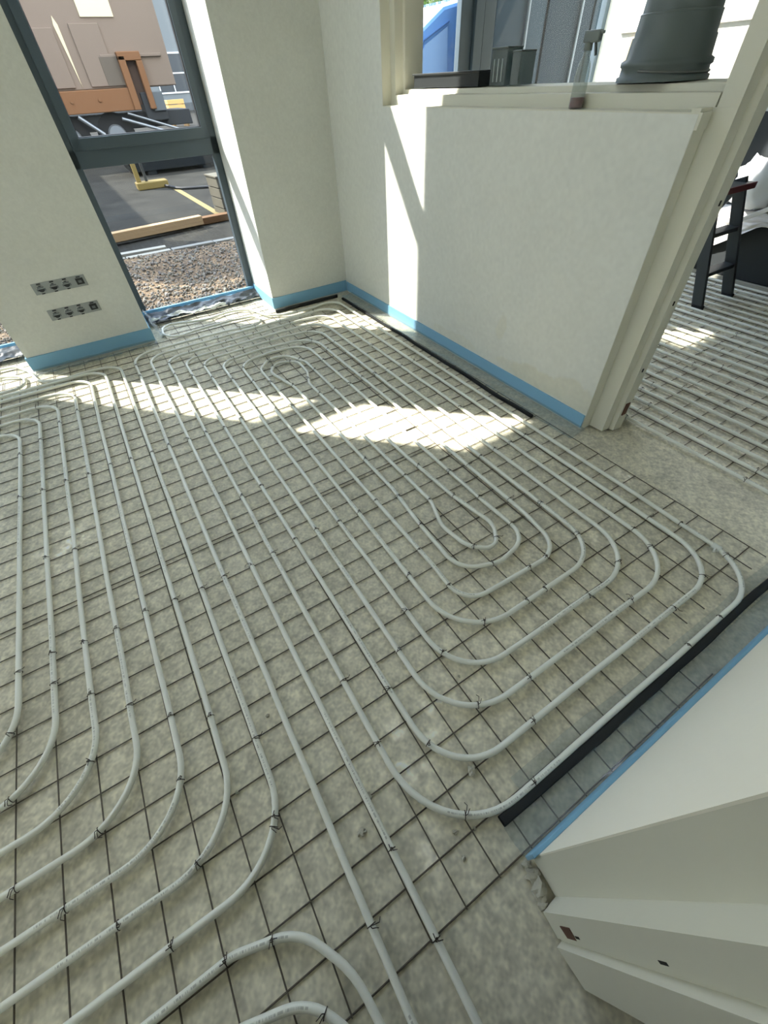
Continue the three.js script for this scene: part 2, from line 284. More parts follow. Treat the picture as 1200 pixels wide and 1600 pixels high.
function dense(pts, step, seed, amp = 0.003) {
  const o = [pts[0].clone()]; for (let i = 1; i < pts.length; i++) { const L = pts[i].distanceTo(pts[i - 1]), n = Math.max(1, Math.round(L / step)); for (let k = 1; k <= n; k++) o.push(pts[i - 1].clone().lerp(pts[i], k / n)); }
  let s = 0; const r = []; for (let i = 0; i < o.length; i++) { if (i) s += o[i].distanceTo(o[i - 1]); const a = o[Math.max(0, i - 1)], b = o[Math.min(o.length - 1, i + 1)]; const tx = b.x - a.x, tz = b.z - a.z, l = Math.hypot(tx, tz) || 1, w = amp * (vnoise(s * 1.6 + seed * 17, seed * 5.3) * 2 - 1) + amp * 0.4 * (vnoise(s * 5 + seed * 11, seed) * 2 - 1); r.push(new THREE.Vector3(o[i].x - tz / l * w, o[i].y + 0.0012 * (vnoise(s * 3, seed * 2.1 + 30) - 0.4), o[i].z + tx / l * w)); }
  return r.filter((p, i) => !i || p.distanceTo(r[i - 1]) > 0.004);
}
function tube(pts, rad, sides) {
  const pos = [], nor = [], uv = [], idx = []; let s = 0; const up = new THREE.Vector3(0, 1, 0);
  pts.forEach((p, i) => {
    if (i) s += p.distanceTo(pts[i - 1]);
    const t = pts[Math.min(i + 1, pts.length - 1)].clone().sub(pts[Math.max(0, i - 1)]).normalize(), n = up.clone().cross(t).normalize(), b = t.clone().cross(n);
    for (let k = 0; k <= sides; k++) { const a = k / sides * Math.PI * 2, c = Math.cos(a), d = Math.sin(a); const nx = n.x * c + b.x * d, ny = n.y * c + b.y * d, nz = n.z * c + b.z * d; pos.push(p.x + nx * rad, p.y + ny * rad, p.z + nz * rad); nor.push(nx, ny, nz); uv.push(s / 1.3, k / sides); }
    if (i) for (let k = 0; k < sides; k++) { const a = (i - 1) * (sides + 1) + k, c = a + sides + 1; idx.push(a, a + 1, c, a + 1, c + 1, c); }
  });
  const g = new THREE.BufferGeometry(); g.setAttribute('position', new THREE.Float32BufferAttribute(pos, 3)); g.setAttribute('normal', new THREE.Float32BufferAttribute(nor, 3)); g.setAttribute('uv', new THREE.Float32BufferAttribute(uv, 2)); g.setIndex(idx); return g;
}
const tieGeos = [1, 2, 3].map((seed) => { // annealed wire looped round the pipe, twisted tail
  const r = rng(seed * 13), L = [new THREE.TorusGeometry(PIPE_R + 0.0016, 0.0011, 4, 14, Math.PI * 1.75).rotateZ(-0.4 + r())];
  const a = new THREE.Vector3(PIPE_R * (r() - 0.2), PIPE_R + 0.002, 0); let p = a.clone();
  for (let k = 0; k < 2; k++) { let q = p.clone(); for (let i = 0; i < 3; i++) { const e = q.clone().add(new THREE.Vector3((r() - 0.5) * 0.014 - 0.004, i ? -0.004 * r() : 0.005, (r() - 0.3) * 0.012 * (k ? -1 : 1))); L.push(bar(q.toArray(), e.toArray(), 0.0010, 4)); q = e; } }
  return merged(L);
});
function addTies(pipe, pts, list) {
  for (const [x, z] of list) {
    let best = -1, bd = 0.06; for (let i = 1; i < pts.length - 1; i++) { const d = Math.hypot(pts[i].x - x, pts[i].z - z); if (d < bd) { bd = d; best = i; } }
    if (best < 0) continue;
    const p = pts[best], t = pts[best + 1].clone().sub(pts[best - 1]).normalize(), h = hash2(Math.round(x * 100) & 255, Math.round(z * 100) & 255);
    const m = mesh('wire_tie', tieGeos[Math.floor(h * 2.99)], M.tie, pipe); m.position.copy(p); m.rotation.y = Math.atan2(t.x, t.z) + (h > 0.5 ? Math.PI : 0);
  }
}
const TIES = [-0,-0,0,0.2,0.19,0.2,0.2,0.4,0.42,0.21,0.4,0.4,0.3,0.1,0,0.41,0.1,0.51,0.2,0.61,0.31,0.71,0.4,0.6,0.5,0.81,0.4,0.8,0.57,0.63,0.7,0.9,0.62,0.99,0.5,0.29,0.61,0.4,0.91,0.4,0.89,0.6,0.59,0.6,1.1,0.4,1.2,0.5,1.2,0.69,1.39,0.71,1.01,0.49,1.01,0.7,1.3,0.8,1.2,0.9,1,0.89,1.5,-0.2,1.6,-0.1,1.7,-0.05,1.79,0.02,1.88,0.1,1.99,0.21,1.48,0.01,1.59,0.22,1.7,0.22,1.6,0.31,1.78,0.21,1.4,0.1,1.4,0.3,1.78,0.41,1.69,0.41,1.29,0.2,1.4,0.5,1.59,0.51,1.68,0.52,1.2,0.3,1.97,0.4,1.99,0.59,1.78,0.61,2.16,0.6,2.18,0.51,1.88,0.71,2.18,0.78,1.98,0.8,2.36,0.79,2.36,0.6,2.28,0.51,2.08,0.9,1.88,0.9,0.81,0.81,0.81,1,0.11,-0.69,0.21,-0.7,0.21,-0.21,0.31,-0.2,0.41,-0.2,0.51,-0.21,0.01,-0.2,0.11,-0.21,0.11,-0.1,0.21,0,0.61,-0.2,0.71,-0.2,0.81,-0.2,0.9,-0.2,1.01,-0.21,1.12,-0.21,1.21,-0.2,1.3,-0.2,1.41,-0.21,0.91,-0.6,1,-0.6,0.01,-1.57,0.01,-1.2,0.1,-1.67,0.11,-1.2,0.21,-1.78,0.21,-1.19,0.29,-1.88,0.3,-1.19,0.41,-1.2,0.51,-1.2,0.61,-1.2,0.71,-1.19,0.1,-2.06,0.28,-2.07,0.71,-2.28,0.7,-2.08,0.79,-2.08,0.91,-2.16,0.89,-1.97,1,-1.88,1.11,-1.97,1.1,-1.79,1,-1.19,1.19,-1.68,1.3,-1.78,1.29,-1.58,1.39,-1.48,1.49,-1.68,1.49,-1.78,1.3,-1.97,1.1,-2.16,0.91,-1.2,0.81,-1.19,1.3,-1.17,1.4,-1.17,1.1,-1.2,1.5,-1.79,1.6,-1.69,1.68,-1.67,1.89,-1.89,1.7,-1.48,1.79,-1.57,1.9,-1.68,1.99,-1.77,1.69,-1.18,1.59,-1.19,1.79,-1.18,1.89,-1.21,1.98,-1.19,2.08,-1.18,2.18,-1.17,2.29,-1.17,2.17,-1.55,1.5,-0.5,1.49,-1.38,1.6,-1.38,2.18,-0.57,2.07,-0.19,1.97,-0.19,1.89,-0.19,1.8,-0.19,2.28,-0.2,2.18,-0.2,1.6,-0.29,1.68,-0.3];
const tieList = []; for (let i = 0; i < TIES.length; i += 2) tieList.push([TIES[i], TIES[i + 1]]);
for (const x of [1.2, 1.5, 1.7, 2.0]) tieList.push([x, -2.46], [x - 0.15, -2.25], [x - 0.1, -2.07], [x + 0.1, -2.37]);
function layPipe(label, pts, seed, ties, step = 0.03) {
  const t = thing('heating_pipe', label, 'pipe', [0, 0, 0], 0, 'heating pipes on the floor'); const d = dense(pts, step, seed);
  mesh('tube', tube(d, PIPE_R, 10), M.pipe, t); if (ties) addTies(t, d, ties); return [t, d];
}
const nearest = (pts, [x, z]) => { let b = 1e9; for (const p of pts) b = Math.min(b, Math.hypot(p.x - x, p.z - z)); return b; };
// the double spiral in the middle and right of the room, one run of pipe
const spiral = rounded([[0.70, 1.6], [0.705, -2.455, 0.15], [1.40, -2.45], [1.58, -2.42, 0.1], [1.70, -2.45, 0.07], [1.69, -2.60, 0.07], [1.5, -2.63], [1.2, -2.615], [1.04, -2.58, 0.1], [0.97, -2.70, 0.1], [1.0, -2.89, 0.1], [1.18, -2.83, 0.15], [1.33, -2.775, 0.2], [1.56, -2.835, 0.2], [1.70, -2.75, 0.12], [1.76, -2.54, 0.12], [1.92, -2.455, 0.15], [2.10, -2.46, 0.2], [2.365, -2.50, 0.15], [2.365, -0.6], [2.36, 0.905, 0.2], [0.90, 0.91, 0.24],
  [0.905, -2.25, 0.10], [1.95, -2.28, 0.1], [2.175, -2.25, 0.16], [2.175, 0.705, 0.2], [1.10, 0.705, 0.2], [1.10, -2.06, 0.1], [1.7, -2.08, 0.1], [1.985, -2.05, 0.16], [1.98, 0.505, 0.16], [1.295, 0.51, 0.2], [1.305, -1.86, 0.13], [1.55, -1.90, 0.2], [1.795, -1.86, 0.18], [1.79, 0.05], [1.80, 0.30, 0.16], [1.62, 0.33, 0.1], [1.47, 0.27, 0.15], [1.48, 0.0, 0.2], [1.505, -0.25], [1.495, -1.36, 0.15], [1.44, -1.62, 0.1], [1.51, -1.73, 0.09], [1.65, -1.66, 0.08], [1.64, -1.48, 0.1], [1.59, -1.34, 0.15], [1.60, -0.08, 0.15], [1.55, 0.06, 0.15], [1.57, 0.20, 0.1], [1.66, 0.28, 0.07], [1.735, 0.17, 0.1], [1.70, -0.05, 0.2], [1.685, -0.4], [1.69, -1.62, 0.12], [1.62, -1.78, 0.1], [1.50, -1.81, 0.12], [1.40, -1.70, 0.1], [1.395, -1.4], [1.40, 0.2], [1.39, 0.40, 0.16], [1.86, 0.415, 0.14], [1.885, 0.2, 0.1], [1.89, -0.3], [1.895, -1.94, 0.18], [1.5, -1.985, 0.1], [1.20, -1.96, 0.11], [1.205, 0.605, 0.18], [2.075, 0.615, 0.2], [2.075, -0.5], [2.07, -2.15, 0.15], [1.7, -2.175, 0.1], [1.0, -2.15, 0.10], [1.01, 0.80, 0.18], [2.28, 0.80, 0.18], [2.277, -0.4], [2.275, -2.38, 0.14], [1.9, -2.375, 0.1], [0.80, -2.36, 0.12], [0.81, -0.4], [0.81, 1.6]]);
{
  const [pipe, d] = layPipe('long white heating pipe winding in a double spiral below the half wall', spiral, 1, null); const mine = tieList.filter(([x, z]) => nearest(d, [x, z]) < 0.045); addTies(pipe, d, mine);
  mesh('coupling', merged([new THREE.CylinderGeometry(0.0125, 0.0125, 0.03, 16).rotateX(Math.PI / 2), bar([0, 0, 0], [-0.028, 0.002, 0.006], 0.005, 8)]).translate(2.353, PIPE_Y + 0.001, 0.735), std(0xd9dcd4, 0.5), pipe);
}
// the loops on the left
{
  const tz = [-1.86, -1.98, -2.075, -2.185, -2.295, -2.365, -2.37], bz = [0.09, 0.2, 0.305, 0.405, 0.51, 0.605, 0.705];
  const L = [[-0.7, 0.09]];
  for (let k = 0; k < 7; k++) { const x = 0.01 + 0.1003 * k; L.push([x, bz[k], 0.18], [x, tz[k], 0.13]); if (k < 6) L.push([-1.0 - 0.1 * k, tz[k], 0.15], [-1.0 - 0.1 * k, bz[k + 1], 0.15]); }
  L.push([0.40, -2.40, 0.2], [0.27, -2.375, 0.2], [0.12, -2.44, 0.12], [0.06, -2.66, 0.1], [-0.02, -2.81, 0.1], [-0.2, -2.825, 0.2], [-0.6, -2.9, 0.1], [-0.72, -2.8, 0.08], [-0.5, -2.70, 0.1], [-0.1, -2.69, 0.12], [0.03, -2.60, 0.1], [0.04, -2.42, 0.07], [-0.12, -2.42, 0.1], [-0.5, -2.55, 0.2], [-0.78, -2.62]);
  layPipe('white heating pipe in nested loops at the left under the socket pier', rounded(L), 2, tieList.filter(([x, z]) => x < 0.66), 0.03);
}
layPipe('white heating pipe bending into the near doorway, inner of the two bends', rounded([[-1.3, 0.79], [0.42, 0.79, 0.1], [0.56, 0.83, 0.15], [0.635, 0.95, 0.2], [0.655, 1.12], [0.655, 1.6]]), 3, [[0.4, 0.8], [0.5, 0.81]]);
layPipe('white heating pipe bending into the near doorway, nearest to the camera', rounded([[-1.3, 0.895], [0.40, 0.895, 0.1, 0.022], [0.54, 0.935, 0.15, 0.026], [0.60, 1.03, 0.12, 0.024], [0.605, 1.2], [0.605, 1.6]]), 4, [[0.565, 0.965]]);
{
  const L = []; for (let k = 0; k < 24; k++) { const x = 2.93 + 0.1 * (k - 1); if (k % 2) L.push([x, 1.9, 0.05], [x, -2.45, 0.05]); else L.push([x, -2.45, 0.05], [x, 1.9, 0.05]); }
  const ties = []; const r = rng(5); for (let k = 0; k < 24; k++) for (const z of [-1.0 + (r() > 0.5 ? 0.2 : 0), -0.2 + Math.round(r() * 3) * 0.1, 0.6]) ties.push([2.83 + 0.1 * k, z]);
  layPipe('long white heating pipe in straight rows in the neighbouring room', rounded(L), 6, ties, 0.06);
}

// ---------------------------------------------------------------- blue edge tape, foam strip and film round the floor
const TH = 0.085;
function tapeRun(label, ...boxes) { return single('edge_tape', merged(boxes.map((b) => rbox(...b, 0.002, 1))), M.tape, label, 'tape', 'blue edge tape at the wall feet'); }
tapeRun('light blue tape along the foot of the half wall', [XW - 0.008, XW, 0.012, TH, ZP + 0.008, WZ1 - 0.002]);
tapeRun('light blue tape along the front of the corner pillar foot', [1.868, XW - 0.008, 0.012, TH + 0.01, ZP, ZP + 0.008]);
tapeRun('light blue tape along the window side of the corner pillar foot', [1.868, 1.876, 0.012, TH + 0.01, -3.12, ZP]);
tapeRun('light blue tape below the window by the corner pillar', [0.905, 1.868, 0.005, 0.075, -3.13, -3.11], [0.905, 1.868, 0.005, 0.055, -3.11, -3.08]);
tapeRun('light blue tape along the front of the socket pier foot', [0.087, 0.904, 0.012, TH + 0.02, ZP, ZP + 0.009]);
tapeRun('light blue tape along the right side of the socket pier foot', [0.896, 0.904, 0.012, TH + 0.02, -3.11, ZP]);
tapeRun('light blue tape along the left side of the socket pier foot', [0.087, 0.095, 0.012, TH + 0.02, -3.11, ZP]);
tapeRun('light blue tape below the window left of the socket pier', [-0.92, 0.087, 0.005, 0.075, -3.13, -3.11], [-0.92, 0.087, 0.005, 0.055, -3.11, -3.08]);
tapeRun('light blue tape along the foot of the near wall', [1.075, XW - 0.008, 0.012, TH, ZF - 0.010, ZF]);
const wob = (s, seed, a) => a * (fbm(s * 3 + seed * 9.7, seed * 4.1, 3) * 2 - 1);
function strip(label, along, c, w, h, s0, s1, seed, amp) { // foam strip lying on the floor, axis along x or z
  const n = Math.ceil((s1 - s0) / 0.03), P = (u, v) => { const s = s0 + (s1 - s0) * u, o = c + wob(s, seed, amp), a = v * Math.PI * 2, dx = Math.sign(Math.cos(a)) * Math.pow(Math.abs(Math.cos(a)), 0.4) * w / 2, y = 0.001 + h / 2 + Math.sign(Math.sin(a)) * Math.pow(Math.abs(Math.sin(a)), 0.4) * h / 2; return along === 'z' ? [o + dx, y, s] : [s, y, o + dx]; };
  return single('foam_strip', grid(n, 12, P), M.foam, label, 'foam strip');
}
strip('black foam strip on the floor along the half wall', 'z', 2.442, 0.016, 0.02, -2.50, -0.30, 1, 0.012);
strip('black foam strip on the floor along the near wall', 'x', 0.925, 0.026, 0.022, 1.075, 2.50, 2, 0.010);
strip('black foam strip on the floor before the corner pillar', 'x', -2.585, 0.02, 0.024, 1.86, 2.43, 3, 0.008);
function film(label, nu, nv, fn, mat = M.film) { return single('plastic_film', grid(nu, nv, fn), mat, label, 'film'); }
film('clear plastic film between the half wall and its foam strip', 90, 8, (u, v) => { const z = -2.55 + 2.5 * u, x = XW - 0.009 - v * (0.118 + wob(z, 5, 0.012)); return [x, 0.004 + 0.018 * Math.pow(1 - v, 2.2) + 0.018 * fbm(z * 14, v * 5 + 3, 3) * (0.3 + v), z]; });
film('clear plastic film between the near wall and its foam strip', 70, 8, (u, v) => { const x = 1.07 + 1.42 * u, z = ZF - 0.011 - v * (0.064 + wob(x, 8, 0.004)); return [x, 0.004 + 0.018 * Math.pow(1 - v, 2.2) + 0.02 * fbm(x * 13, v * 4 + 7, 3) * (0.3 + v), z]; });
film('narrow clear film lapping over the mesh beside the near wall', 70, 4, (u, v) => { const x = 1.16 + 1.30 * u, z = 0.908 - v * (0.034 + wob(x, 11, 0.014)) + wob(x, 2, 0.010); return [x, 0.012 + 0.012 * fbm(x * 13, v * 4 + 9, 3) - v * 0.004, z]; });
film('crumpled grey film along the front of the socket pier', 70, 6, (u, v) => { const x = 0.09 + 0.82 * u, z = ZP + 0.010 + v * (0.10 + wob(x, 13, 0.02)); return [x, 0.004 + 0.018 * Math.pow(1 - v, 2) + 0.022 * fbm(x * 16, v * 6 + 4, 3) * (0.4 + v), z]; });
film('crumpled dark film in the recess of the window by the corner pillar', 80, 10, (u, v) => { const x = 0.915 + 0.95 * u, z = -3.078 + v * (0.13 + wob(x, 15, 0.05)); return [x, 0.004 + 0.05 * Math.pow(1 - v, 1.6) + 0.045 * fbm(x * 18, v * 6 + 14, 4) * (0.4 + v), z]; }, M.foilDark);
film('torn white film lying in the recess of the window by the corner pillar', 70, 4, (u, v) => { const x = 0.93 + 0.62 * u, z = -2.975 + 0.05 * u + wob(x, 18, 0.05) + v * 0.025; return [x, 0.02 + 0.06 * fbm(x * 16, v * 3 + 24, 3), z]; }, M.foilWhite);
film('crumpled dark film in the recess left of the socket pier', 80, 10, (u, v) => { const x = -0.9 + 0.98 * u, z = -3.078 + v * (0.13 + wob(x, 21, 0.04)); return [x, 0.004 + 0.05 * Math.pow(1 - v, 1.6) + 0.045 * fbm(x * 18, v * 6 + 34, 4) * (0.4 + v), z]; }, M.foilDark);
film('crumpled film standing against the right side of the socket pier', 24, 14, (u, v) => { const z = -3.08 + 0.46 * u, x = 0.908 + v * 0.045 + 0.03 * fbm(z * 14, v * 5 + 44, 3); return [x, 0.10 * (1 - v) + 0.006 + 0.02 * fbm(z * 20, v * 4, 3), z]; });

// crumbs of plaster and small stones
{
  const spots = [[0.765, 0.755, 0.012], [0.815, 0.70, 0.010], [0.52, 0.50, 0.006], [0.58, 0.615, 0.007], [1.085, 0.80, 0.014], [1.30, 0.42, 0.005], [0.965, 0.88, 0.007], [0.95, 0.93, 0.006], [1.01, 0.90, 0.005], [1.066, 1.040, 0.016], [1.060, 1.066, 0.021], [1.050, 1.088, 0.013], [1.07, 1.02, 0.011], [0.66, 0.36, 0.006], [1.22, 0.58, 0.005], [1.88, 0.63, 0.006], [2.2, 0.36, 0.007], [2.25, 0.20, 0.005]];
  const where = ['largest white crumb beside the straight pipe into the near doorway', 'long white crumb between the two straight doorway pipes', 'tiny crumb inside the left pipe bends', 'small pale crumb beside the outermost left bend', 'round pale crumb inside the corner of the near wall loop', 'tiny crumb in the middle of the spiral', 'small crumb on the mesh edge before the doorway', 'small pale crumb at the last mesh cell', 'tiny crumb at the corner of the mesh', 'crumb of plaster at the foot of the near jamb', 'biggest broken plaster lump at the foot of the near jamb', 'broken plaster lump under the jamb step', 'crumb of plaster behind the blue tape end', 'tiny dark crumb left of the doorway pipes', 'tiny crumb under the lower spiral bend', 'small crumb between the outer spiral bends', 'small pale crumb near the threshold', 'tiny crumb near the threshold bend'];
  spots.forEach(([x, z, r], i) => { const m = single('plaster_crumb', lump(r, r * (0.5 + 0.2 * (i % 3)), r * (0.7 + 0.15 * (i % 2)), i + 1, 0.6, 2, 2.6), M.crumb, where[i], 'crumb', 'crumbs on the floor'); m.position.set(x, r * 0.55, z); m.rotation.y = i; });
}

// ---------------------------------------------------------------- sockets on the pier
function socketStrip(y, label, dx) {
  const t = thing('socket_strip', label, 'socket', [0.36 + dx, y, ZP], 0), card = std(0x9fa5a4, 0.6), dark = std(0x2a2e30, 0.6), mid = std(0x70777a, 0.6), light = std(0xb9bebc, 0.55);
  mesh('cover_film', rbox(0, 0.305, 0, 0.064, 0.0005, 0.004, 0.001, 1), card, t);
  for (let k = 0; k < 3; k++) {
    const cx = 0.042 + k * 0.073, cy = 0.031, s = new THREE.Group(); s.name = 'socket'; s.position.set(cx, cy, 0.004); t.add(s);
    mesh('ring', new THREE.TorusGeometry(0.021, 0.0022, 6, 24), light, s);
    mesh('well', new THREE.CylinderGeometry(0.0195, 0.0195, 0.003, 24, 1, false, -Math.PI / 2, Math.PI).rotateX(Math.PI / 2).translate(0, -0.002, 0), dark, s);
    mesh('plate', merged([box(-0.018, 0.018, 0.004, 0.012, 0, 0.003), box(-0.024, -0.017, -0.012, 0.001, 0, 0.003), box(0.017, 0.024, -0.012, 0.001, 0, 0.003)]), mid, s);
    mesh('clip', merged([box(-0.011, 0.011, 0.023, 0.0305, 0, 0.003), box(-0.009, 0.009, -0.031, -0.025, 0, 0.003), box(-0.006, 0.006, 0.013, 0.017, 0, 0.003)]), dark, s);
  }
  const j = new THREE.Group(); j.name = 'data_outlet'; j.position.set(0.268, 0.031, 0.004); t.add(j);
  mesh('body', rbox(-0.022, 0.022, -0.018, 0.018, 0, 0.005, 0.002), dark, j); mesh('port', box(-0.010, 0.010, -0.008, 0.006, 0.005, 0.0062), mid, j); mesh('clip', box(-0.012, 0.012, 0.022, 0.028, 0, 0.003), dark, j);
  return t;
}
socketStrip(0.447, 'upper row of three sockets and a data outlet on the pier', 0.0);
socketStrip(0.288, 'lower row of three sockets and a data outlet on the pier', 0.0);

// ---------------------------------------------------------------- things on the sill of the opening
{
  const black = std(0x1b2022, 0.5), S = 1.2565;
  const tr = thing('plastic_tray', 'long black plastic tray on the sill of the opening', 'tray', [2.765, S, -1.535]);
  const L = 0.27, w = 0.075, h = 0.05;
  mesh('base', rbox(-w, w, 0, 0.005, -L, L, 0.002), black, tr);
  mesh('side', merged([beam([-w, 0.002, -L], [-w, 0.002, L], 0.004, 0.004), rbox(-w, -w + 0.004, 0, h, -L, L, 0.0015), rbox(w - 0.004, w, 0, h, -L, L, 0.0015), rbox(-w, w, 0, h, -L, -L + 0.004, 0.0015), rbox(-w, w, 0, h, L - 0.004, L, 0.0015)]), black, tr);
  mesh('rim', merged([rbox(-w - 0.008, -w + 0.004, h - 0.004, h + 0.004, -L - 0.008, L + 0.008, 0.002), rbox(w - 0.004, w + 0.008, h - 0.004, h + 0.004, -L - 0.008, L + 0.008, 0.002), rbox(-w, w, h - 0.004, h + 0.004, -L - 0.008, -L + 0.004, 0.002), rbox(-w, w, h - 0.004, h + 0.004, L - 0.004, L + 0.008, 0.002)]), black, tr);
  const clear = phys(0xc8d0d0, 0.08, { transmission: 0.85, thickness: 0, ior: 1.45 });
  [[-1.165, 0.115, 0.085, 'clear plastic box with a ribbed side next to the black tray', 1], [-1.055, 0.10, 0.06, 'lower clear plastic box beside the ribbed one on the sill', 0]].forEach(([z, h2, hw, label, rib]) => {
    const b = thing('clear_box', label, 'box', [2.76, S, z]);
    mesh('shell', merged([rbox(-0.045, 0.045, 0, 0.002, -hw + 0.035, hw - 0.035, 0.0008, 1), rbox(-0.045, -0.043, 0, h2, -hw + 0.035, hw - 0.035, 0.0008, 1), rbox(0.043, 0.045, 0, h2, -hw + 0.035, hw - 0.035, 0.0008, 1), rbox(-0.045, 0.045, 0, h2, -hw + 0.035, -hw + 0.037, 0.0008, 1), rbox(-0.045, 0.045, 0, h2, hw - 0.037, hw - 0.035, 0.0008, 1)]), clear, b);
    mesh('lid', rbox(-0.047, 0.047, h2, h2 + 0.006, -hw + 0.033, hw - 0.033, 0.002), std(0x59635f, 0.5), b);
    if (rib) for (let k = 0; k < 3; k++) mesh('rib', rbox(-0.0475, -0.045, 0.012, h2 - 0.03, -0.03 + k * 0.026, -0.024 + k * 0.026, 0.001, 1), std(0xaab1b0, 0.4), b);
  });
  const bo = thing('spray_bottle', 'clear bottle with red liquid and grey spray head on the sill', 'bottle', [2.600, SILL + 0.0065, -0.585]);
  mesh('liquid', new THREE.LatheGeometry([[0.0001, 0.001], [0.0225, 0.001], [0.0245, 0.006], [0.0245, 0.030], [0.0001, 0.030]].map(([a, b]) => new THREE.Vector2(a, b)), 28), std(0x7a2530, 0.3), bo);
  mesh('bottle_body', new THREE.LatheGeometry([[0.0001, 0], [0.024, 0], [0.026, 0.006], [0.026, 0.085], [0.022, 0.115], [0.012, 0.135], [0.011, 0.15]].map(([a, b]) => new THREE.Vector2(a, b)), 28), phys(0xdde2e0, 0.12, { transmission: 0.85, thickness: 0, ior: 1.45 }), bo);
  const head = mesh('spray_head', merged([new THREE.CylinderGeometry(0.014, 0.015, 0.02, 20).translate(0, 0.158, 0), rbox(-0.011, 0.011, 0.166, 0.196, -0.022, 0.045, 0.006), rbox(-0.006, 0.006, 0.185, 0.193, 0.04, 0.056, 0.003)]), std(0x6f7876, 0.5), bo);
  mesh('trigger', beam([0, 0.17, 0.028], [0, 0.135, 0.04], 0.008, 0.006), std(0x565e5d, 0.5), head);
  const bu = thing('mortar_bucket', 'black ribbed bucket turned upside down on the sill', 'bucket', [2.785, S, -0.385]);
  const prof = [[0.150, 0], [0.150, 0.012], [0.143, 0.014], [0.141, 0.034], [0.147, 0.038], [0.147, 0.05], [0.135, 0.056], [0.130, 0.105], [0.126, 0.107], [0.123, 0.155], [0.119, 0.157], [0.113, 0.262], [0.105, 0.27], [0.0001, 0.27]];
  mesh('body', new THREE.LatheGeometry(prof.map(([a, b]) => new THREE.Vector2(a, b)), 48), std(0x586362, 0.42), bu);
  mesh('band', new THREE.TorusGeometry(0.121, 0.003, 8, 48).rotateX(Math.PI / 2).translate(0, 0.156, 0), std(0x636e6d, 0.4), bu);
  mesh('handle', new THREE.TorusGeometry(0.145, 0.003, 6, 30, Math.PI).rotateX(Math.PI * 0.52).translate(0, 0.028, 0), std(0x777b7a, 0.4, { metalness: 0.7 }), bu);
}

